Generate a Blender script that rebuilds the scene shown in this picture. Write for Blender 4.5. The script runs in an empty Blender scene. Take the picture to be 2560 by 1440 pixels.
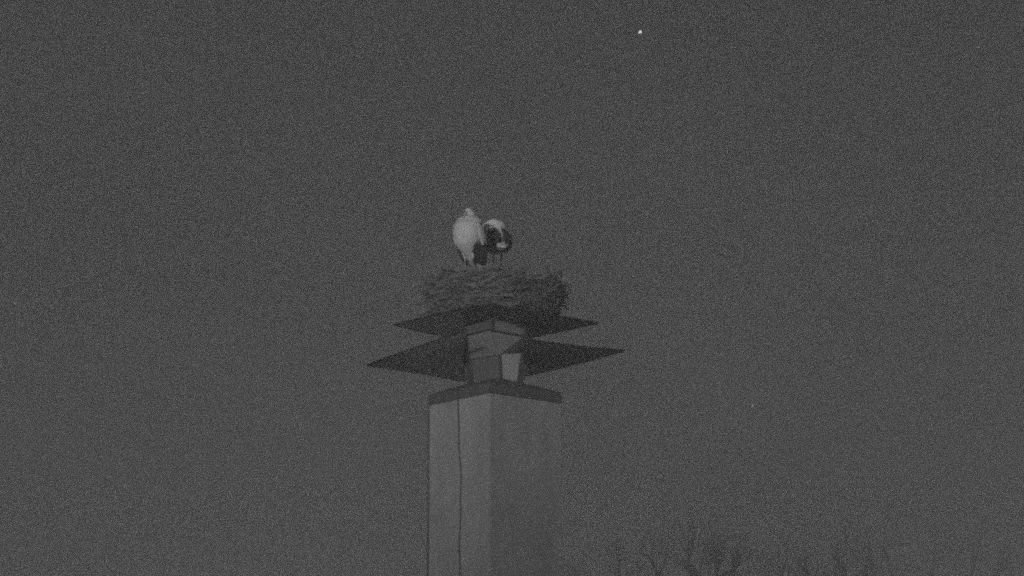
import bpy, bmesh, math, random
from mathutils import Vector, Matrix

# ------------------------------------------------------------------ camera, sky, light, exposure
scene = bpy.context.scene
C = scene.collection
cam_data = bpy.data.cameras.new('camera')
cam_data.lens = 36.0 * 8550 / 2560
cam_data.sensor_width = 36.0
cam_data.clip_start = 0.1
cam_data.clip_end = 20000
cam = bpy.data.objects.new('camera', cam_data)
cam.location = (0.0, -45.0, 2.5)
cam.rotation_euler = (math.radians(90 + 11.7), 0, 0)
C.objects.link(cam)
scene.camera = cam

SUN_EL, SUN_AZ = math.radians(2.8), math.radians(17.0)      # behind the camera, a little to the left
world = bpy.data.worlds.new('World')
scene.world = world
world.use_nodes = True
wn, wl = world.node_tree.nodes, world.node_tree.links
bg = wn['Background']
sky = wn.new('ShaderNodeTexSky')
sky.sky_type = 'NISHITA'
sky.sun_disc = False
sky.sun_elevation = SUN_EL
sky.sun_rotation = math.pi + SUN_AZ
sky.air_density = 1.0
sky.dust_density = 2.0
bw = wn.new('ShaderNodeRGBToBW')                            # the camera sees in infrared: no colour
wl.new(sky.outputs[0], bw.inputs[0])
# thin uneven night cloud, the same all round the sky
tcw = wn.new('ShaderNodeTexCoord')
mpw = wn.new('ShaderNodeMapping'); mpw.inputs['Scale'].default_value = (7.0, 7.0, 16.0)
nzw = wn.new('ShaderNodeTexNoise'); nzw.inputs['Scale'].default_value = 1.0; nzw.inputs['Detail'].default_value = 5.0
rgw = wn.new('ShaderNodeMapRange')
rgw.inputs['From Min'].default_value = 0.3; rgw.inputs['From Max'].default_value = 0.7
rgw.inputs['To Min'].default_value = 0.85; rgw.inputs['To Max'].default_value = 1.15
mlw = wn.new('ShaderNodeMath'); mlw.operation = 'MULTIPLY'
wl.new(tcw.outputs['Generated'], mpw.inputs['Vector']); wl.new(mpw.outputs[0], nzw.inputs['Vector'])
wl.new(nzw.outputs['Fac'], rgw.inputs['Value'])
wl.new(bw.outputs[0], mlw.inputs[0]); wl.new(rgw.outputs[0], mlw.inputs[1])
wl.new(mlw.outputs[0], bg.inputs[0])
bg.inputs[1].default_value = 0.021

sun_d = bpy.data.lights.new('sun', 'SUN')
sun_d.energy = 3.4
sun_d.angle = math.radians(2.0)
sun_d.color = (1.0, 1.0, 1.0)
sun = bpy.data.objects.new('sun', sun_d)
to_light = Vector((-math.sin(SUN_AZ) * math.cos(SUN_EL), -math.cos(SUN_AZ) * math.cos(SUN_EL), math.sin(SUN_EL)))
sun.rotation_euler = to_light.to_track_quat('Z', 'Y').to_euler()
C.objects.link(sun)

scene.view_settings.view_transform = 'Standard'
scene.view_settings.look = 'None'
scene.view_settings.exposure = 0.0
scene.view_settings.gamma = 1.0
scene.view_settings.use_curve_mapping = False
scene.cycles.use_denoising = False                          # keep the grain of a night picture
scene.cycles.use_adaptive_sampling = True
scene.cycles.adaptive_threshold = 0.4
scene.cycles.adaptive_min_samples = 12
scene.cycles.filter_width = 2.4
scene.cycles.volume_bounces = 1
scene.cycles.max_bounces = 6

rnd = random.Random(7)

# ------------------------------------------------------------------ helpers
def mat(name, grey, rough=0.8, vary=0.0, scale=4.0, bump=0.0, bump_scale=40.0, island=0.0, metallic=0.0, stretch=1.0):
    m = bpy.data.materials.new(name)
    m.use_nodes = True
    n, l = m.node_tree.nodes, m.node_tree.links
    p = n['Principled BSDF']
    p.inputs['Roughness'].default_value = rough
    p.inputs['Metallic'].default_value = metallic
    p.inputs['Base Color'].default_value = (grey, grey, grey, 1)
    tc = n.new('ShaderNodeTexCoord')
    if vary or island:
        lo, hi = max(0.005, grey * (1 - vary)), min(0.9, grey * (1 + vary))
        nt = n.new('ShaderNodeTexNoise')
        nt.inputs['Scale'].default_value = scale
        nt.inputs['Detail'].default_value = 7
        nt.inputs['Roughness'].default_value = 0.65
        mp = n.new('ShaderNodeMapping'); mp.inputs['Scale'].default_value = (1, 1, stretch)
        l.new(tc.outputs['Object'], mp.inputs['Vector']); l.new(mp.outputs[0], nt.inputs['Vector'])
        r = n.new('ShaderNodeMapRange')
        r.inputs['From Min'].default_value = 0.3
        r.inputs['From Max'].default_value = 0.7
        r.inputs['To Min'].default_value = lo
        r.inputs['To Max'].default_value = hi
        l.new(nt.outputs['Fac'], r.inputs['Value'])
        out = r.outputs[0]
        if island:
            g = n.new('ShaderNodeNewGeometry')
            r2 = n.new('ShaderNodeMapRange')
            r2.inputs['To Min'].default_value = 1 - island
            r2.inputs['To Max'].default_value = 1 + island
            l.new(g.outputs['Random Per Island'], r2.inputs['Value'])
            oi = n.new('ShaderNodeObjectInfo')
            r3 = n.new('ShaderNodeMapRange')
            r3.inputs['To Min'].default_value = 1 - island
            r3.inputs['To Max'].default_value = 1 + island
            l.new(oi.outputs['Random'], r3.inputs['Value'])
            mu = n.new('ShaderNodeMath'); mu.operation = 'MULTIPLY'
            l.new(out, mu.inputs[0]); l.new(r2.outputs[0], mu.inputs[1])
            mu2 = n.new('ShaderNodeMath'); mu2.operation = 'MULTIPLY'
            l.new(mu.outputs[0], mu2.inputs[0]); l.new(r3.outputs[0], mu2.inputs[1])
            out = mu2.outputs[0]
        l.new(out, p.inputs['Base Color'])
    if bump:
        nb = n.new('ShaderNodeTexNoise')
        nb.inputs['Scale'].default_value = bump_scale
        nb.inputs['Detail'].default_value = 5
        l.new(tc.outputs['Object'], nb.inputs['Vector'])
        b = n.new('ShaderNodeBump')
        b.inputs['Strength'].default_value = bump
        b.inputs['Distance'].default_value = 0.02
        l.new(nb.outputs['Fac'], b.inputs['Height'])
        l.new(b.outputs[0], p.inputs['Normal'])
    return m

M = {
    'plaster': mat('plaster', 0.56, 0.9, 0.18, 3.0, 0.4, 35, stretch=0.35),
    'cap': mat('cap_metal', 0.16, 0.75, 0.25, 5, 0.2, 20),
    'bead': mat('bead_metal', 0.17, 0.6, 0.2, 6),
    'cable': mat('cable', 0.12, 0.6, 0.3, 8),
    'post': mat('post_steel', 0.035, 0.6, 0.35, 9, 0.2, 30),
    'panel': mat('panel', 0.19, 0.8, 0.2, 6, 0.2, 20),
    'panel_lit': mat('lit_panel', 0.78, 0.7, 0.12, 5, 0.2, 20),  # lit look of the lower right face, put into the colour
    'panel_half_lit': mat('half_lit_panel', 0.46, 0.75, 0.15, 6, 0.2, 20),  # weaker lit look for the upper right face, also in the colour
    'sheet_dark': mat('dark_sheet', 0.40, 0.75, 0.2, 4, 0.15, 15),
    'apron': mat('added_apron_sheet', 0.80, 0.75, 0.1, 4, 0.15, 15),
    'sheet_lit': mat('lit_sheet', 0.88, 0.42, 0.1, 4, 0.10, 15, metallic=0.95),  # pale metal standing in for light on the left wings' undersides
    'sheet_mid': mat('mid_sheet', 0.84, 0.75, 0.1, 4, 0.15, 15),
    'stick': mat('stick', 0.29, 0.9, 0.35, 9, 0.5, 60, island=0.4),
    'soil': mat('nest_soil', 0.12, 1.0, 0.5, 12, 0.8, 30),
    'white': mat('white_plumage', 0.80, 0.9, 0.06, 14, 0.5, 45),
    'black': mat('black_plumage', 0.022, 0.75, 0.4, 10, 0.3, 60),
    'bill': mat('bill', 0.65, 0.5, 0.1, 10),
    'leg': mat('leg', 0.28, 0.7, 0.15, 20, 0.3, 80),
    'eye': mat('eye', 0.02, 0.15),
    'bark': mat('bark', 0.07, 0.95, 0.35, 6, 0.6, 18),
    'grass': mat('grass', 0.50, 1.0, 0.3, 0.4, 0.6, 3),
}

def obj(name, bm, m, parent=None, smooth=False):
    me = bpy.data.meshes.new(name)
    bmesh.ops.recalc_face_normals(bm, faces=bm.faces)
    bm.to_mesh(me); bm.free()
    me.materials.append(M[m] if isinstance(m, str) else m)
    if smooth:
        for p in me.polygons: p.use_smooth = True
    o = bpy.data.objects.new(name, me)
    C.objects.link(o)
    o.parent = parent
    return o

def tag(o, label=None, cat=None, group=None, kind=None):
    if label: o['label'] = label
    if cat: o['category'] = cat
    if group: o['group'] = group
    if kind: o['kind'] = kind
    return o

def thing(name, loc, rz=0.0):
    o = bpy.data.objects.new(name, None)
    C.objects.link(o)
    o.location = loc
    o.rotation_euler = (0, 0, rz)
    o.empty_display_size = 0.2
    return o

def prism(bm, pts, z0, z1):
    """closed prism over a polygon of (x, y); z0, z1 may be functions of (x, y)"""
    f0 = z0 if callable(z0) else (lambda x, y: z0)
    f1 = z1 if callable(z1) else (lambda x, y: z1)
    lo = [bm.verts.new((x, y, f0(x, y))) for x, y in pts]
    hi = [bm.verts.new((x, y, f1(x, y))) for x, y in pts]
    bm.faces.new(lo[::-1]); bm.faces.new(hi)
    k = len(pts)
    for i in range(k):
        bm.faces.new((lo[i], lo[(i + 1) % k], hi[(i + 1) % k], hi[i]))

def frustum(bm, p0, p1):
    """solid between two rings of the same count (lists of 3-D points)"""
    a = [bm.verts.new(p) for p in p0]; b = [bm.verts.new(p) for p in p1]
    bm.faces.new(a[::-1]); bm.faces.new(b)
    k = len(a)
    for i in range(k):
        bm.faces.new((a[i], a[(i + 1) % k], b[(i + 1) % k], b[i]))

def tube(bm, pts, radii, sides=6, cap=True):
    pts = [Vector(p) for p in pts]
    rings = []
    up = Vector((0.31, 0.17, 0.93))
    for i, p in enumerate(pts):
        t = (pts[min(i + 1, len(pts) - 1)] - pts[max(i - 1, 0)]).normalized()
        u = t.cross(up)
        if u.length < 1e-3: u = t.cross(Vector((1, 0, 0)))
        u.normalize(); v = t.cross(u).normalized()
        r = radii[i] if isinstance(radii, (list, tuple)) else radii
        rings.append([bm.verts.new(p + (u * math.cos(2 * math.pi * j / sides) + v * math.sin(2 * math.pi * j / sides)) * r) for j in range(sides)])
    for a, b in zip(rings, rings[1:]):
        for j in range(sides):
            bm.faces.new((a[j], a[(j + 1) % sides], b[(j + 1) % sides], b[j]))
    if cap:
        bm.faces.new(rings[0][::-1]); bm.faces.new(rings[-1])

def bevel(bm, w, seg=2):
    bmesh.ops.bevel(bm, geom=[e for e in bm.edges], offset=w, segments=seg, affect='EDGES', clamp_overlap=True)

def square(half_diag, yaw, n_side=1):
    """corners of a square, the first one nearest the camera (towards -Y), counter-clockwise from above"""
    cs = [Vector((math.sin(yaw + k * math.pi / 2) * half_diag, -math.cos(yaw + k * math.pi / 2) * half_diag)) for k in range(4)]
    return [(c.x, c.y) for c in cs]

AX = -0.222                                                  # the chimney's axis
YAW = math.radians(-4.5)

# ------------------------------------------------------------------ ground
bm = bmesh.new()
bmesh.ops.create_grid(bm, x_segments=60, y_segments=60, size=300)
for v in bm.verts:
    d = math.hypot(v.co.x, v.co.y + 20)
    if d > 70: v.co.z += 0.25 * math.sin(v.co.x * 0.031) * math.sin(v.co.y * 0.027 + 1)
g = tag(obj('ground', bm, 'grass', smooth=True), kind='structure')

# ------------------------------------------------------------------ chimney
ch = thing('chimney', (AX, 0, 0))
tag(ch, 'tall square pale rendered chimney with a dark cap carrying the nest tower', 'chimney')
bm = bmesh.new()
prism(bm, square(0.888, YAW), 0.0, 10.232)
bevel(bm, 0.012)
obj('shaft', bm, 'plaster', ch)
bm = bmesh.new()
prism(bm, square(0.99, YAW), 0.0, 0.6)
bevel(bm, 0.02)
obj('plinth', bm, 'cap', ch)
bm = bmesh.new()                                             # the flashing band round the top
prism(bm, square(0.902, YAW), 10.234, 10.376)
bevel(bm, 0.010)
obj('cap', bm, 'cap', ch)
bm = bmesh.new()                                             # sloped mortar crown up to the foot of the tower
b0 = [(x, y, 10.378) for x, y in square(0.880, YAW)]
b1 = [(x, y, 10.500) for x, y in square(0.46, YAW)]
frustum(bm, b0, b1)
obj('crown_slope', bm, 'cap', ch)
cor = square(0.888, YAW)
for k in (3,):                                               # a thin metal bead down the left corner
    bm = bmesh.new()
    x, y = cor[k]
    s = 1.006
    tube(bm, [(x * s, y * s, 0.61), (x * s, y * s, 5.0), (x * s, y * s, 10.228)], 0.014, 6)
    obj('corner_bead', bm, 'bead', ch)

# lightning conductor on the left face
near, left = Vector(cor[0]), Vector(cor[3])
fn = Vector((-math.cos(YAW + math.pi / 4), -math.sin(YAW + math.pi / 4)))
fn = Vector(((near + left) / 2)).normalized()
lc = thing('lightning_conductor', (AX, 0, 0))
tag(lc, 'thin dark lightning conductor cable running down the pale left face of the chimney', 'cable')
def on_face(t, z, off):
    q = near.lerp(left, t) + fn * off
    return (q.x, q.y, z)
pts, z, k = [], 0.62, 0
wig = [0.455, 0.465, 0.47, 0.462, 0.45, 0.47, 0.488, 0.492]
while z < 10.22:
    a = (10.22 - z) / 2.3
    t = 0.495 - 0.035 * min(1, a / 0.45) + 0.010 * math.sin(a * 9) + 0.006 * math.sin(a * 23 + 1)
    pts.append(on_face(t, z, 0.020)); z += 0.11
pts.append(on_face(0.497, 10.225, 0.020))
pts.append(on_face(0.497, 10.30, 0.034))
pts.append(on_face(0.50, 10.392, 0.03))
bm = bmesh.new(); tube(bm, pts, 0.006, 6); obj('cable', bm, 'cable', lc, True)
for z in (1.2, 2.6, 4.0, 5.4, 6.8, 8.2, 9.6):
    p = min(pts, key=lambda q: abs(q[2] - z))
    bm = bmesh.new()
    bmesh.ops.create_cube(bm, size=1, matrix=Matrix.Translation(Vector(p)) @ Matrix.Rotation(math.atan2(fn.y, fn.x), 4, 'Z') @ Matrix.Diagonal((0.030, 0.022, 0.014, 1)))
    obj('clip', bm, 'cable', lc)

# ------------------------------------------------------------------ the sheet-metal tower that carries the nest
tw = thing('nest_tower', (AX, 0, 0))
tag(tw, 'dark two-tiered metal stand on the chimney with pointed plates spreading left and right', 'nest stand')
Z0, ZL, ZU = 10.502, 10.872, 11.318
Y1, Y2 = math.radians(9), math.radians(-4)
def side_panel(c0, c1, za, zb, shrink, thick, m, name='side_panel', top_cut=None):
    """an upright sheet between two corner lines given at za and zb"""
    (a0, a1), (b0, b1) = c0, c1
    lo0, lo1 = Vector((*a0, za)), Vector((*a1, za))
    hi0, hi1 = Vector((*b0, zb)), Vector((*b1, zb))
    n = (lo1 - lo0).cross(hi0 - lo0).normalized()
    q = [lo0.lerp(lo1, shrink), lo1.lerp(lo0, shrink), hi1.lerp(hi0, shrink), hi0.lerp(hi1, shrink)]
    if top_cut: q[3] = q[0].lerp(q[3], top_cut)
    bm = bmesh.new()
    frustum(bm, [p for p in q], [p + n * thick for p in q])
    return obj(name, bm, m, tw)
lb = [(0.085, -0.36), (0.315, -0.14), (0.0, 0.32), (-0.315, 0.0)]      # near, right, far, left
lt = [(0.065, -0.42), (0.385, -0.12), (0.0, 0.39), (-0.385, 0.0)]
ub = [(-0.02, -0.58), (0.385, -0.12), (0.0, 0.39), (-0.385, 0.0)]
ut = [(-0.02, -0.60), (0.395, -0.12), (0.0, 0.40), (-0.395, 0.0)]
ZM = 10.985                                                  # joint between the lower and the upper body
ZA = 10.830                                                  # where the front apron meets the lower body
# lower body: core and four panels
bm = bmesh.new()
frustum(bm, [(x * 0.93, y * 0.93, Z0) for x, y in lb], [(x * 0.93, y * 0.93, ZM - 0.004) for x, y in lt])
obj('core', bm, 'panel', tw)
for k in range(4):
    k2 = (k + 1) % 4
    side_panel((lb[k], lb[k2]), (lt[k], lt[k2]), Z0 + 0.01, ZM - 0.008, 0.05, 0.008, 'panel_lit' if k == 0 else 'panel')
bm = bmesh.new()
frustum(bm, [(x * 0.93, y * 0.93, ZM + 0.002) for x, y in ub], [(x * 0.93, y * 0.93, ZU - 0.004) for x, y in ut])
obj('core', bm, 'panel', tw)
for k in range(4):
    k2 = (k + 1) % 4
    side_panel((ub[k], ub[k2]), (ut[k], ut[k2]), ZM + 0.004, ZU - 0.012, 0.05, 0.008, 'panel_half_lit' if k == 0 else 'panel')
# corner posts: stout at the left and the right, a slim fold at the near and far corner
for k in range(4):
    r = 0.042 if k in (1, 3) else 0.010
    for (pa, za), (pb, zb) in (((lb[k], Z0 - 0.03), (lt[k], ZM - 0.003)), ((ub[k], ZM + 0.001), (ut[k], ZU - 0.003))):
        bm = bmesh.new()
        q = [(-r, -r), (r, -r), (r, r), (-r, r)]
        frustum(bm, [(pa[0] + x * 1.15, pa[1] + y, za) for x, y in q], [(pb[0] + x * 0.85, pb[1] + y, zb) for x, y in q])
        bevel(bm, r * 0.2, 1)
        obj('corner_post', bm, 'post', tw)
for k in (1, 3):                                             # foot plates
    bm = bmesh.new()
    x, y = lb[k]
    prism(bm, [(x - .07, y - .07), (x + .07, y - .07), (x + .07, y + .07), (x - .07, y + .07)], Z0 - 0.075, Z0 - 0.031)
    bevel(bm, 0.006, 1)
    obj('foot_plate', bm, 'post', tw)

def plate(half_diag, yaw, z, thick, mats, tips, cut, open_to=None, slope=(0.0, 0.0)):
    """a square plate with corners near / right / far / left, folded from three sheets: left wing, middle, right wing"""
    cs = [Vector(c) for c in square(half_diag, yaw)]
    nr, rt, fr, lf = cs
    def along(a, b, xx):
        t = (xx - a.x) / (b.x - a.x); return a.lerp(b, t)
    def zf(x, y):
        e = max(0.0, (abs(x) - cut) / (half_diag - cut))
        sl = slope[0] if x < -cut else (slope[1] if x > cut else 0.0)
        return z - 0.42 * abs(sl) + (tips[0] if x < 0 else tips[1]) * e * e - sl * y
    g_ = 0.004
    def grid_sheet(name, poly_near, poly_far, m):
        bm = bmesh.new()
        k = len(poly_near)
        rows = []
        for (a, b) in zip(poly_near, poly_far):
            cols = []
            for j in range(5):
                p = a.lerp(b, j / 4); cols.append(p)
            rows.append(cols)
        lo = [[bm.verts.new((p.x, p.y, zf(p.x, p.y))) for p in c] for c in rows]
        hi = [[bm.verts.new((p.x, p.y, zf(p.x, p.y) + thick)) for p in c] for c in rows]
        n = len(rows)
        for i in range(n - 1):
            for j in range(4):
                bm.faces.new((lo[i][j], lo[i][j + 1], lo[i + 1][j + 1], lo[i + 1][j]))
                bm.faces.new((hi[i][j], hi[i + 1][j], hi[i + 1][j + 1], hi[i][j + 1]))
            bm.faces.new((lo[i][0], lo[i + 1][0], hi[i + 1][0], hi[i][0]))
            bm.faces.new((lo[i][4], hi[i][4], hi[i + 1][4], lo[i + 1][4]))
        for i in (0, n - 1):
            for j in range(4):
                bm.faces.new((lo[i][j], hi[i][j], hi[i][j + 1], lo[i][j + 1]))
        bmesh.ops.remove_doubles(bm, verts=bm.verts, dist=1e-5)
        return obj(name, bm, m, tw)
    def rows(x0, x1, n):
        a_, b_ = [], []
        for i in range(n + 1):
            x = x0 + (x1 - x0) * i / n
            a_.append(along(lf, nr, x) if x < nr.x else along(nr, rt, x))
            b_.append(along(lf, fr, x) if x < fr.x else along(fr, rt, x))
        return a_, b_
    w = half_diag * math.cos(yaw)
    grid_sheet('wing_sheet', *rows(-w + 0.004, -cut - g_, 8), mats[0])
    a_, b_ = rows(-cut + g_, cut - g_, 8)
    # keep the true near and far corner in the middle sheet
    xs = sorted(set([p.x for p in a_] + [nr.x, fr.x]))
    a2 = [along(lf, nr, x) if x <= nr.x else along(nr, rt, x) for x in xs]
    b2 = [along(lf, fr, x) if x <= fr.x else along(fr, rt, x) for x in xs]
    if open_to is not None: a2 = [Vector((p.x, max(p.y, open_to))) for p in a2]
    grid_sheet('middle_sheet', a2, b2, mats[1])
    grid_sheet('wing_sheet', *rows(cut + g_, w - 0.004, 8), mats[2])
    # a rolled edge bead along each of the four sides
    for a, b in ((lf, nr), (nr, rt), (rt, fr), (fr, lf)):
        bm = bmesh.new()
        if open_to is not None and b is nr: b = along(lf, nr, -cut)
        if open_to is not None and a is nr: a = along(nr, rt, cut)
        pts = [a.lerp(b, 0.012 + 0.976 * i / 12) for i in range(13)]
        tube(bm, [(p.x * 1.004, p.y * 1.004, zf(p.x, p.y) + thick / 2) for p in pts], 0.011, 6)
        obj('edge_bead', bm, 'post', tw, True)

plate(1.735, math.radians(-4.5), ZL, 0.012, ('sheet_lit', 'sheet_mid', 'sheet_dark'), (-0.055, 0.065), 0.40, 0.0, (0.068, 0.0))  # left wings pale and tilted, right dark: side light put into colour and shape
plate(1.385, math.radians(-4.5), ZU, 0.012, ('sheet_lit', 'sheet_dark', 'sheet_dark'), (0.03, -0.01), 0.42, None, (0.03, 0.0))
# added front apron, flared up and outwards so its underside catches the light, closed by a dark gusset at each side
ap = [(-0.385, -0.06, ZA), (0.065, -0.435, ZA), (0.385, -0.16, 10.962)]
ao = [(-0.392, -0.80, 11.010), (-0.085, -1.05, 11.040), (0.392, -0.78, 11.002)]
for i, m_ in ((0, 'apron'), (1, 'apron')):
    bm = bmesh.new()
    q = [Vector(ap[i]), Vector(ap[i + 1]), Vector(ao[i + 1]), Vector(ao[i])]
    frustum(bm, q, [p + Vector((0, 0, 0.010)) for p in q])
    obj('added_apron_sheet', bm, m_, tw)
bm = bmesh.new()
tube(bm, [Vector(ao[0]) + Vector((0, 0, .005)), Vector(ao[1]) + Vector((0, 0, .005)), Vector(ao[2]) + Vector((0, 0, .005))], 0.012, 6)
obj('edge_bead', bm, 'post', tw, True)
for sx, o_, i_ in ((-1, ao[0], ap[0]), (1, ao[2], ap[2])):
    bm = bmesh.new()
    x = 0.380 * sx
    q = [Vector((x, i_[1] + .06, ZL - 0.10)), Vector((x, o_[1], o_[2] - 0.02)), Vector((x, o_[1], o_[2] + 0.012)), Vector((x, i_[1] + .06, ZU - 0.30))]
    frustum(bm, q, [p + Vector((0.050 * sx, 0, 0)) for p in q])
    obj('gusset', bm, 'post', tw)
# nest-board crossing on the upper plate (hidden by the sticks, holds the nest)
bm = bmesh.new()
prism(bm, square(1.10, YAW), ZU + 0.0145, ZU + 0.034)
obj('nest_board', bm, 'post', tw)

# ------------------------------------------------------------------ nest
NZ = ZU + 0.036
FLOOR = 0.41                                                 # bowl floor above the nest's base
ne = thing('stork_nest', (AX, 0, NZ))
tag(ne, 'broad heap of dark tangled sticks on the stand under the two storks', 'nest')
prof = [(0.60, 0.0), (0.74, 0.03), (0.80, 0.15), (0.82, 0.30), (0.82, 0.42), (0.76, 0.49), (0.62, 0.50), (0.48, 0.44), (0.25, FLOOR), (0.0, FLOOR - 0.01)]
bm = bmesh.new()
S = 48
rings = []
for r, z in prof:
    rings.append([])
    for j in range(S):
        a = 2 * math.pi * j / S
        rr = r * (1 + 0.05 * math.sin(3 * a + 1) + 0.03 * math.sin(7 * a) + rnd.uniform(-.03, .03))
        rings[-1].append(bm.verts.new((rr * math.cos(a), rr * math.sin(a), max(0, z + (rnd.uniform(-.03, .03) if 0.05 < z and r > 0.3 else 0)))))
for a, b in zip(rings, rings[1:]):
    for j in range(S):
        bm.faces.new((a[j], a[(j + 1) % S], b[(j + 1) % S], b[j]))
bm.faces.new(rings[0][::-1])
bmesh.ops.remove_doubles(bm, verts=bm.verts, dist=1e-4)
obj('earth_core', bm, 'soil', ne, True)

def stick_mesh(i, bm=None, mtx=None, length=None):
    r = random.Random(100 + i)
    L = length or r.uniform(0.30, 0.72)
    b = r.uniform(-.10, .10) * L; c = r.uniform(-.08, .08) * L
    rad = r.uniform(0.005, 0.011)
    own = bm is None
    if own: bm = bmesh.new()
    pts = [Vector((-L / 2, 0, 0)), Vector((-L * .18, b, c)), Vector((L * .2, b * .6, -c)), Vector((L / 2, -b * .5, c * .5))]
    if mtx: pts = [mtx @ p for p in pts]
    tube(bm, pts, [rad, rad * .95, rad * .8, rad * .45], 4)
    if i % 3 == 0:
        q = [Vector((L * .1, b * .7, 0)), Vector((L * .28, b * .7 + L * .14, L * .06))]
        if mtx: q = [mtx @ p for p in q]
        tube(bm, q, [rad * .6, rad * .3], 3)
    if own:
        me = bpy.data.meshes.new('stick')
        bmesh.ops.recalc_face_normals(bm, faces=bm.faces)
        bm.to_mesh(me); bm.free(); me.materials.append(M['stick'])
        return me

def nest_radius(h):
    return 0.77 + 0.13 * min(1, h / 0.40) - 0.22 * max(0, (h - 0.44) / 0.15)

def rim_lift(th, h):                                         # the uneven, mounded rim
    return max(0.0, h - 0.2) / 0.3 * (0.030 + 0.045 * math.sin(2 * th + 0.4) + 0.035 * math.sin(5 * th + 2.0) + 0.02 * math.sin(9 * th))

def stick_pose(r, th, h, depth, loose):
    rr = (nest_radius(h) - depth) * (1 + 0.035 * math.sin(4 * th + 1.0) + 0.02 * math.sin(11 * th))
    rr += 0.13 * max(0.0, math.cos(th - 3.5)) * max(0.0, 1 - h / 0.35)
    p = Vector((rr * math.cos(th), rr * math.sin(th), h + rim_lift(th, h)))
    ang = th + math.pi / 2 + r.gauss(0, 0.30 + loose)
    tilt = r.gauss(0, 0.22 + loose * .5)
    d = Vector((math.cos(ang) * math.cos(tilt), math.sin(ang) * math.cos(tilt), math.sin(tilt)))
    return Matrix.Translation(p) @ d.to_track_quat('X', 'Z').to_matrix().to_4x4() @ Matrix.Rotation(r.uniform(0, 6.28), 4, 'X')

templates = [stick_mesh(i) for i in range(24)]
for i in range(300):                                         # the sticks on the side one sees
    th = -math.pi / 2 + rnd.uniform(-1.75, 1.75)
    h = 0.03 + 0.49 * rnd.random() ** 0.85
    o = bpy.data.objects.new('stick', rnd.choice(templates))
    C.objects.link(o); o.parent = ne
    m = stick_pose(rnd, th, h, rnd.uniform(-0.02, 0.05), 0.25 if rnd.random() < .3 else 0.0)
    if m.translation.z < 0.03: m.translation.z = 0.03
    o.matrix_local = m
bm = bmesh.new()
for i in range(2300):                                        # the tangle inside, behind and in the bowl
    th = rnd.uniform(0, 2 * math.pi)
    if rnd.random() < 0.75:
        h = rnd.uniform(0.02, 0.52); dep = rnd.uniform(0.0, 0.22)
    else:
        h = rnd.uniform(0.44, 0.53); dep = rnd.uniform(0.0, 0.36)
    m = stick_pose(rnd, th, h, dep, 0.25 if rnd.random() < .25 else 0.05)
    stick_mesh(i, bm, m, rnd.uniform(0.18, 0.5))
for i in range(230):                                         # stray twigs and straw that stick out or hang down
    th = rnd.uniform(0, 2 * math.pi)
    h = rnd.uniform(0.03, 0.52)
    rr = nest_radius(h) - 0.02
    a = th + rnd.gauss(0, 0.7)
    tl = rnd.gauss(-0.25 if h < 0.3 else 0.2, 0.4)
    d = Vector((math.cos(a) * math.cos(tl), math.sin(a) * math.cos(tl), math.sin(tl)))
    m = Matrix.Translation(Vector((rr * math.cos(th), rr * math.sin(th), max(h, 0.10)))) @ d.to_track_quat('X', 'Z').to_matrix().to_4x4()
    stick_mesh(i, bm, m, rnd.uniform(0.15, 0.38))
tag(obj('stick_tangle', bm, 'stick', ne), kind='stuff')

# ------------------------------------------------------------------ storks
def lerp_tab(tab, s):
    s = max(0.0, min(1.0, s)) * (len(tab) - 1)
    i = min(int(s), len(tab) - 2); f = s - i
    return [a + (b - a) * f for a, b in zip(tab[i], tab[i + 1])]

def smooth_tab(tab, n):
    out = []
    k = len(tab)
    for i in range(n):
        s = i / (n - 1) * (k - 1)
        j = min(int(s), k - 2); t = s - j
        p0, p1, p2, p3 = tab[max(j - 1, 0)], tab[j], tab[j + 1], tab[min(j + 2, k - 1)]
        out.append([0.5 * ((2 * b) + (c - a) * t + (2 * a - 5 * b + 4 * c - d) * t * t + (3 * b - a - 3 * c + d) * t ** 3) for a, b, c, d in zip(p0, p1, p2, p3)])
    return out

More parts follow.
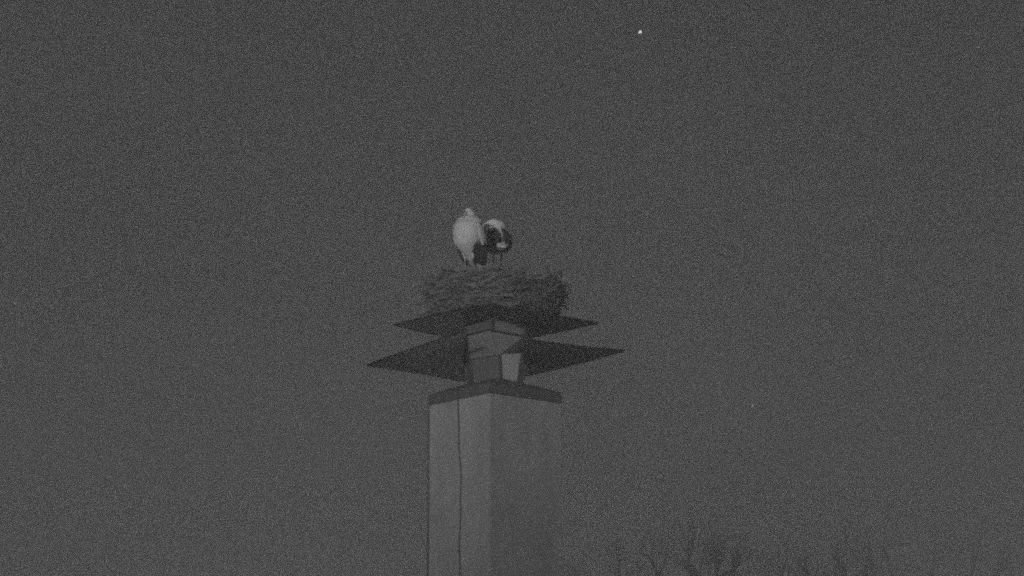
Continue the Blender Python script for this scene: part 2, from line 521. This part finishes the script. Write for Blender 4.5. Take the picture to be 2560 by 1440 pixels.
def make_stork(label, loc, heading, pitch, lift, seed, size=1.0):
    r = random.Random(seed)
    root = thing('stork', loc, heading)                      # faces +X before it is turned
    tag(root, label, 'stork', 'storks on the nest')
    root.scale = (size, size, size)
    hip = Vector((-0.03, 0, 0.52))
    R = Matrix.Translation((0, 0, lift)) @ Matrix.Translation(hip) @ Matrix.Rotation(pitch, 4, 'Y') @ Matrix.Translation(-hip)
    # body, neck and head: one surface lofted from the tail to the face   (x, z, half width, half depth)
    tab = [(-.335, .345, .045, .014), (-.285, .395, .075, .034), (-.21, .450, .090, .080), (-.12, .520, .112, .120), (-.03, .595, .155, .160),
           (.035, .67, .203, .190), (.070, .755, .205, .182), (.082, .83, .188, .162), (.068, .888, .200, .182), (.052, .930, .176, .160),
           (.052, .968, .100, .096), (.064, 1.010, .064, .066), (.100, 1.036, .058, .058), (.138, 1.026, .042, .044), (.164, 1.012, .018, .020)]
    st = smooth_tab(tab, 46)
    bm = bmesh.new(); rings = []
    for i, (x, z, ry, rz) in enumerate(st):
        a = st[max(i - 1, 0)]; b = st[min(i + 1, len(st) - 1)]
        t = Vector((b[0] - a[0], 0, b[1] - a[1])).normalized()
        n = Vector((-t.z, 0, t.x))
        if n.x > 0 and i < 34: n = -n
        n = Vector((-abs(n.x) if i < 34 else n.x, 0, abs(n.z)))
        ring = []
        for j in range(20):
            an = 2 * math.pi * j / 20
            k = 1 + (0.02 * math.sin(5 * an + i * .9) + r.uniform(-.012, .012) if 6 < i < 30 else 0)
            p = Vector((x, 0, z)) + n * (math.cos(an) * rz * k) + Vector((0, 1, 0)) * (math.sin(an) * ry * k)
            ring.append(bm.verts.new(R @ p))
        rings.append(ring)
    for a, b in zip(rings, rings[1:]):
        for j in range(20):
            bm.faces.new((a[j], a[(j + 1) % 20], b[(j + 1) % 20], b[j]))
    bm.faces.new(rings[0][::-1]); bm.faces.new(rings[-1])
    # feathered thighs, part of the same mesh
    for s in (-1, 1):
        tube(bm, [R @ Vector((-.01, s * .07, .60)), R @ Vector((-.03, s * .07, .50)), Vector((-.035, s * .065, .45 + lift)), Vector((-.035, s * .06, .40 + lift))], [.060, .046, .024, .013], 10)
    body = obj('body', bm, 'white', root, True)
    # bill resting on the breast
    bm = bmesh.new()
    tube(bm, [R @ Vector((.150, 0, 1.014)), R @ Vector((.188, 0, .975)), R @ Vector((.226, 0, .900)), R @ Vector((.250, 0, .815))], [.015, .0135, .009, .003], 8)
    obj('bill', bm, 'bill', root, True)
    for s in (-1, 1):
        bm = bmesh.new()
        bmesh.ops.create_uvsphere(bm, u_segments=10, v_segments=6, radius=0.009, matrix=Matrix.Translation(R @ Vector((.108, s * .052, 1.046))))
        obj('eye', bm, 'eye', root, True)
    # wings folded on the flanks: white coverts and black flight feathers
    wt = [(.105, .845, .185, .150), (.05, .76, .218, .198), (-.03, .665, .226, .195), (-.12, .575, .216, .175), (-.20, .475, .186, .135), (-.27, .385, .140, .090), (-.30, .335, .105, .060)]
    ws = smooth_tab(wt, 40)
    tdir = Vector((-.52, 0, -.48)).normalized(); ndir = Vector((-.48, 0, .52)).normalized() * 1.0
    ndir = Vector((-.68, 0, .73))
    def wp(s, ang, k=1.0):
        x, z, ry, rz = lerp_tab(ws, s)
        return Vector((x, 0, z)) + ndir * (math.cos(ang) * rz * k) + Vector((0, 1, 0)) * (math.sin(ang) * ry * k)
    for sd in (-1, 1):
        bm = bmesh.new()
        NS, NA = 16, 12
        grid = [[], []]
        for layer, k in ((0, 1.0), (1, 0.93)):
            for i in range(NS + 1):
                row = []
                for j in range(NA + 1):
                    an = math.radians(14 + (112 - 14) * j / NA)
                    end = 0.50 - 0.10 * (j / NA) + 0.035 * math.sin(j * 2.1 + seed)
                    row.append(bm.verts.new(R @ Matrix.Diagonal((1, sd, 1, 1)) @ wp(end * i / NS, an, k)))
                grid[layer].append(row)
        for i in range(NS):
            for j in range(NA):
                for L_ in (0, 1):
                    g_ = grid[L_]
                    bm.faces.new((g_[i][j], g_[i + 1][j], g_[i + 1][j + 1], g_[i][j + 1]))
        edge = [(i, 0) for i in range(NS + 1)] + [(NS, j) for j in range(1, NA + 1)] + [(i, NA) for i in range(NS - 1, -1, -1)] + [(0, j) for j in range(NA - 1, 0, -1)]
        for e, f in zip(edge, edge[1:] + edge[:1]):
            bm.faces.new((grid[0][e[0]][e[1]], grid[0][f[0]][f[1]], grid[1][f[0]][f[1]], grid[1][e[0]][e[1]]))
        wing = obj('wing', bm, 'white', root, True)
        NF = 11
        for q in range(NF):                                  # flight feathers, upper ones on top
            f = q / (NF - 1)
            a0 = 13 + 132 * f
            s0 = 0.36 - 0.03 * f
            s1 = 0.86 - 0.08 * f - 0.18 * max(0, f - .6) + r.uniform(-.03, .02)
            wdt = 13.0
            lay = 1.005 - 0.006 * q + (0.004 if q % 2 else 0)
            bm = bmesh.new(); up, dn = [], []
            for i in range(11):
                t = i / 10
                s = s0 + (s1 - s0) * t
                an = a0 + (8 * t if f > .3 else 3 * t)
                hw = wdt * (0.55 + .45 * min(1, t * 4)) * (1 if t < .8 else (1 - ((t - .8) / .2) ** 2 * .85)) * (1 + .5 * t * t)
                x1 = max(10.0 - 3 * t, an - hw); x2 = an + hw
                mid = (x1 + x2) / 2
                ru, rd = [], []
                for aa, kk in ((x1, 0.0), (mid, 0.012), (x2, 0.0)):
                    p = wp(s, math.radians(aa), lay + kk)
                    pd = wp(s, math.radians(aa), lay + kk - 0.028)
                    ru.append(bm.verts.new(R @ Matrix.Diagonal((1, sd, 1, 1)) @ p)); rd.append(bm.verts.new(R @ Matrix.Diagonal((1, sd, 1, 1)) @ pd))
                up.append(ru); dn.append(rd)
            for i in range(10):
                for j in range(2):
                    bm.faces.new((up[i][j], up[i + 1][j], up[i + 1][j + 1], up[i][j + 1]))
                    bm.faces.new((dn[i][j], dn[i][j + 1], dn[i + 1][j + 1], dn[i + 1][j]))
                bm.faces.new((up[i][0], dn[i][0], dn[i + 1][0], up[i + 1][0]))
                bm.faces.new((up[i][2], up[i + 1][2], dn[i + 1][2], dn[i][2]))
            for i in (0, 10):
                for j in range(2):
                    bm.faces.new((up[i][j], up[i][j + 1], dn[i][j + 1], dn[i][j]))
            obj('flight_feather', bm, 'black', wing, True)
    # legs
    for s in (-1, 1):
        bm = bmesh.new()
        k = lift
        tube(bm, [(-.035, s * .06, .43 + k), (-.038, s * .058, .30 + k * .8), (-.045, s * .055, .235 + k * .6), (-.040, s * .055, .21 + k * .55), (-.025, s * .053, .12 + k * .3), (-.01, s * .052, .02)],
             [.014, .011, .014, .012, .009, .010], 8)
        for an, L_ in ((0, .085), (.55, .075), (-.55, .075), (math.pi, .035)):
            tube(bm, [(-.01, s * .052, .018), (-.01 + math.cos(an) * L_ * .5, s * .052 + math.sin(an) * L_ * .5, .012), (-.01 + math.cos(an) * L_, s * .052 + math.sin(an) * L_, .006)], [.008, .007, .004], 6)
        obj('leg', bm, 'leg', root, True)
    return root

ZF = NZ + FLOOR + 0.012
make_stork('taller stork at the left, broad white breast turned to the camera, black wing below', (AX - 0.375, -0.20, ZF), math.radians(-122), math.radians(-15), 0.0, 3)
make_stork('smaller stork at the right seen from behind, its folded wings almost wholly black', (AX + 0.015, 0.55, NZ + 0.475), math.radians(105), math.radians(20), 0.19, 5, 0.92)

# ------------------------------------------------------------------ bare trees beyond, lower right
def bare_tree(loc, height, seed, label, spread, lean=(0, 0), leaders=()):
    r = random.Random(seed)
    root = thing('bare_tree', loc)
    tag(root, label, 'tree', 'leafless trees behind the chimney')
    twigs = bmesh.new()
    limbs = []
    def path(p, d, L, n, wob, up):
        pts = [p.copy()]
        for i in range(n):
            d = (d + Vector((r.gauss(0, wob), r.gauss(0, wob), r.gauss(0, wob) + up))).normalized()
            p = p + d * (L / n)
            pts.append(p.copy())
        return pts, d
    def grow(p, d, L, rad, depth):
        n = 5 if depth < 3 else 4
        pts, de = path(p, d, L, n, 0.13 + 0.03 * depth, 0.05)
        rr = [rad * (1 - 0.62 * i / n) for i in range(n + 1)]
        if depth <= 1:
            bm = bmesh.new(); tube(bm, pts, rr, 8); limbs.append(bm)
        else:
            tube(twigs, pts, rr, 4 if depth < 4 else 3)
        if depth >= 5: return
        kids = (5, 5, 4, 4, 4)[depth]
        for k in range(kids):
            t = 0.30 + 0.70 * (k + r.random()) / kids if k < kids - 1 else 1.0
            s = t * n; i = min(int(s), n - 1)
            q = pts[i].lerp(pts[i + 1], s - i)
            base = (pts[i + 1] - pts[i]).normalized()
            side = base.cross(Vector((r.gauss(0, 1), r.gauss(0, 1), r.gauss(0, 1)))).normalized()
            sp = r.uniform(0.45, 0.85) * spread if t < 0.99 else 0.2
            nd = (base + side * sp).normalized()
            grow(q, nd, L * r.uniform(0.50, 0.72), rad * (1 - 0.62 * t) * r.uniform(0.55, 0.8), depth + 1)
    H = height
    trunk_pts, d = path(Vector((0, 0, -0.1)), Vector((lean[0], lean[1], 1)).normalized(), H * 0.36, 6, 0.03, 0.02)
    bm = bmesh.new()
    tube(bm, trunk_pts, [0.30 * (1.35 if i == 0 else 1 - 0.06 * i) for i in range(7)], 12)
    obj('trunk', bm, 'bark', root, True)
    top = trunk_pts[-1]
    for k in range(5):
        a = 2 * math.pi * (k + r.uniform(-.2, .2)) / 5
        tilt = r.uniform(0.35, 0.8) * spread if k else 0.08
        grow(top - Vector((0, 0, 0.2 * k)), Vector((math.cos(a) * tilt, math.sin(a) * tilt, 1)).normalized(), H * r.uniform(0.26, 0.32), 0.15, 1)
    for (p0, d0, L0, r0) in leaders:                         # high limbs that rise into the crown's top
        p0, d0 = Vector(p0), Vector(d0).normalized()
        a0 = top - Vector((0, 0, 0.3))
        c1 = a0.lerp(p0, 0.45) + Vector((p0.x * 0.22, p0.y * 0.22, -0.3))
        pts = []
        for i in range(8):
            t = i / 7
            q = a0 * (1 - t) ** 2 + c1 * (2 * t * (1 - t)) + p0 * t * t
            pts.append(q + Vector((r.gauss(0, .04), r.gauss(0, .04), 0)) * (1 if 0 < i < 7 else 0))
        bm = bmesh.new(); tube(bm, pts, [0.16 + (r0 - 0.16) * i / 7 for i in range(8)], 8); limbs.append(bm)
        grow(p0, d0, L0, r0, 1)
    for bm in limbs: obj('limb', bm, 'bark', root, True)
    o = obj('crown', twigs, 'bark', root)
    tag(o, kind='stuff')
    tops.append(max(v.co.z for v in o.data.vertices))
    return root
tops = []
bare_tree((5.3, 45, 0), 14.3, 21, 'bare branching treetop at the bottom edge, just right of the chimney', 0.95,
          leaders=[((0.0, 0, 12.9), (0.42, 0.1, 1), 1.15, 0.075), ((-0.05, 0, 12.95), (-0.75, 0, 0.8), 1.1, 0.07)]
          + [(((k - 5) * 0.72 + rnd.uniform(-.25, .25), rnd.uniform(-1.6, 1.6), 12.75 - 0.035 * (k - 5) ** 2 + rnd.uniform(-.2, .2)),
              ((k - 5) * 0.12, rnd.uniform(-.2, .2), 1), rnd.uniform(1.0, 1.5), rnd.uniform(0.04, 0.065)) for k in range(11)])
bare_tree((12.0, 60, 0), 17.0, 35, 'fainter bare treetop in the bottom right corner, farther away', 1.0,
          leaders=[(((k - 4) * 0.85 + rnd.uniform(-.3, .3), rnd.uniform(-1.6, 1.6), 14.9 - 0.05 * (k - 4) ** 2 + rnd.uniform(-.2, .2)),
              ((k - 4) * 0.14, rnd.uniform(-.2, .2), 1), rnd.uniform(1.0, 1.5), rnd.uniform(0.04, 0.065)) for k in range(9)])

# ------------------------------------------------------------------ lights in the sky
def star(loc, size, strength, label, tail=None):
    m = bpy.data.materials.new('star_glow')
    m.use_nodes = True
    n = m.node_tree.nodes
    n.remove(n['Principled BSDF'])
    e = n.new('ShaderNodeEmission'); e.inputs[1].default_value = strength
    m.node_tree.links.new(e.outputs[0], n['Material Output'].inputs[0])
    bm = bmesh.new()
    bmesh.ops.create_icosphere(bm, subdivisions=2, radius=size)
    if tail:
        tv = Vector(tail).normalized()
        for v in bm.verts:
            c = v.co.normalized().dot(tv)
            if c > 0.5: v.co += tv * size * 1.6 * (c - 0.5)
    o = obj('star', bm, m, None, True)
    o.location = loc
    tag(o, label, 'star', 'points of light in the night sky')
star((118.6, 3000, 874.5), 1.25, 1.2, 'brightest white point of light, high right of centre in the sky', (-1, 0, -0.55))
star((430.7, 3000, 860.0), 0.75, 0.30, 'faint point of light near the top right corner of the sky')
star((217.4, 3000, 525.0), 0.90, 0.35, 'small dim point of light in the sky right of the chimney cap')
star((-451.7, 3000, 619.0), 0.85, 0.30, 'faint point of light at the left edge of the sky')

# ------------------------------------------------------------------ haze
hz = bpy.data.materials.new('haze')
hz.use_nodes = True
n = hz.node_tree.nodes
n.remove(n['Principled BSDF'])
pv = n.new('ShaderNodeVolumePrincipled')
pv.inputs['Color'].default_value = (0.92, 0.92, 0.92, 1)
pv.inputs['Density'].default_value = 0.0095
pv.inputs['Anisotropy'].default_value = 0.0
hz.node_tree.links.new(pv.outputs[0], n['Material Output'].inputs['Volume'])
HT = max(tops) + 0.3
bm = bmesh.new()
bmesh.ops.create_cube(bm, size=1, matrix=Matrix.Translation((0, 0, (HT - 1.3) / 2)) @ Matrix.Diagonal((640, 640, HT + 1.3, 1)))
tag(obj('haze', bm, hz), kind='stuff')
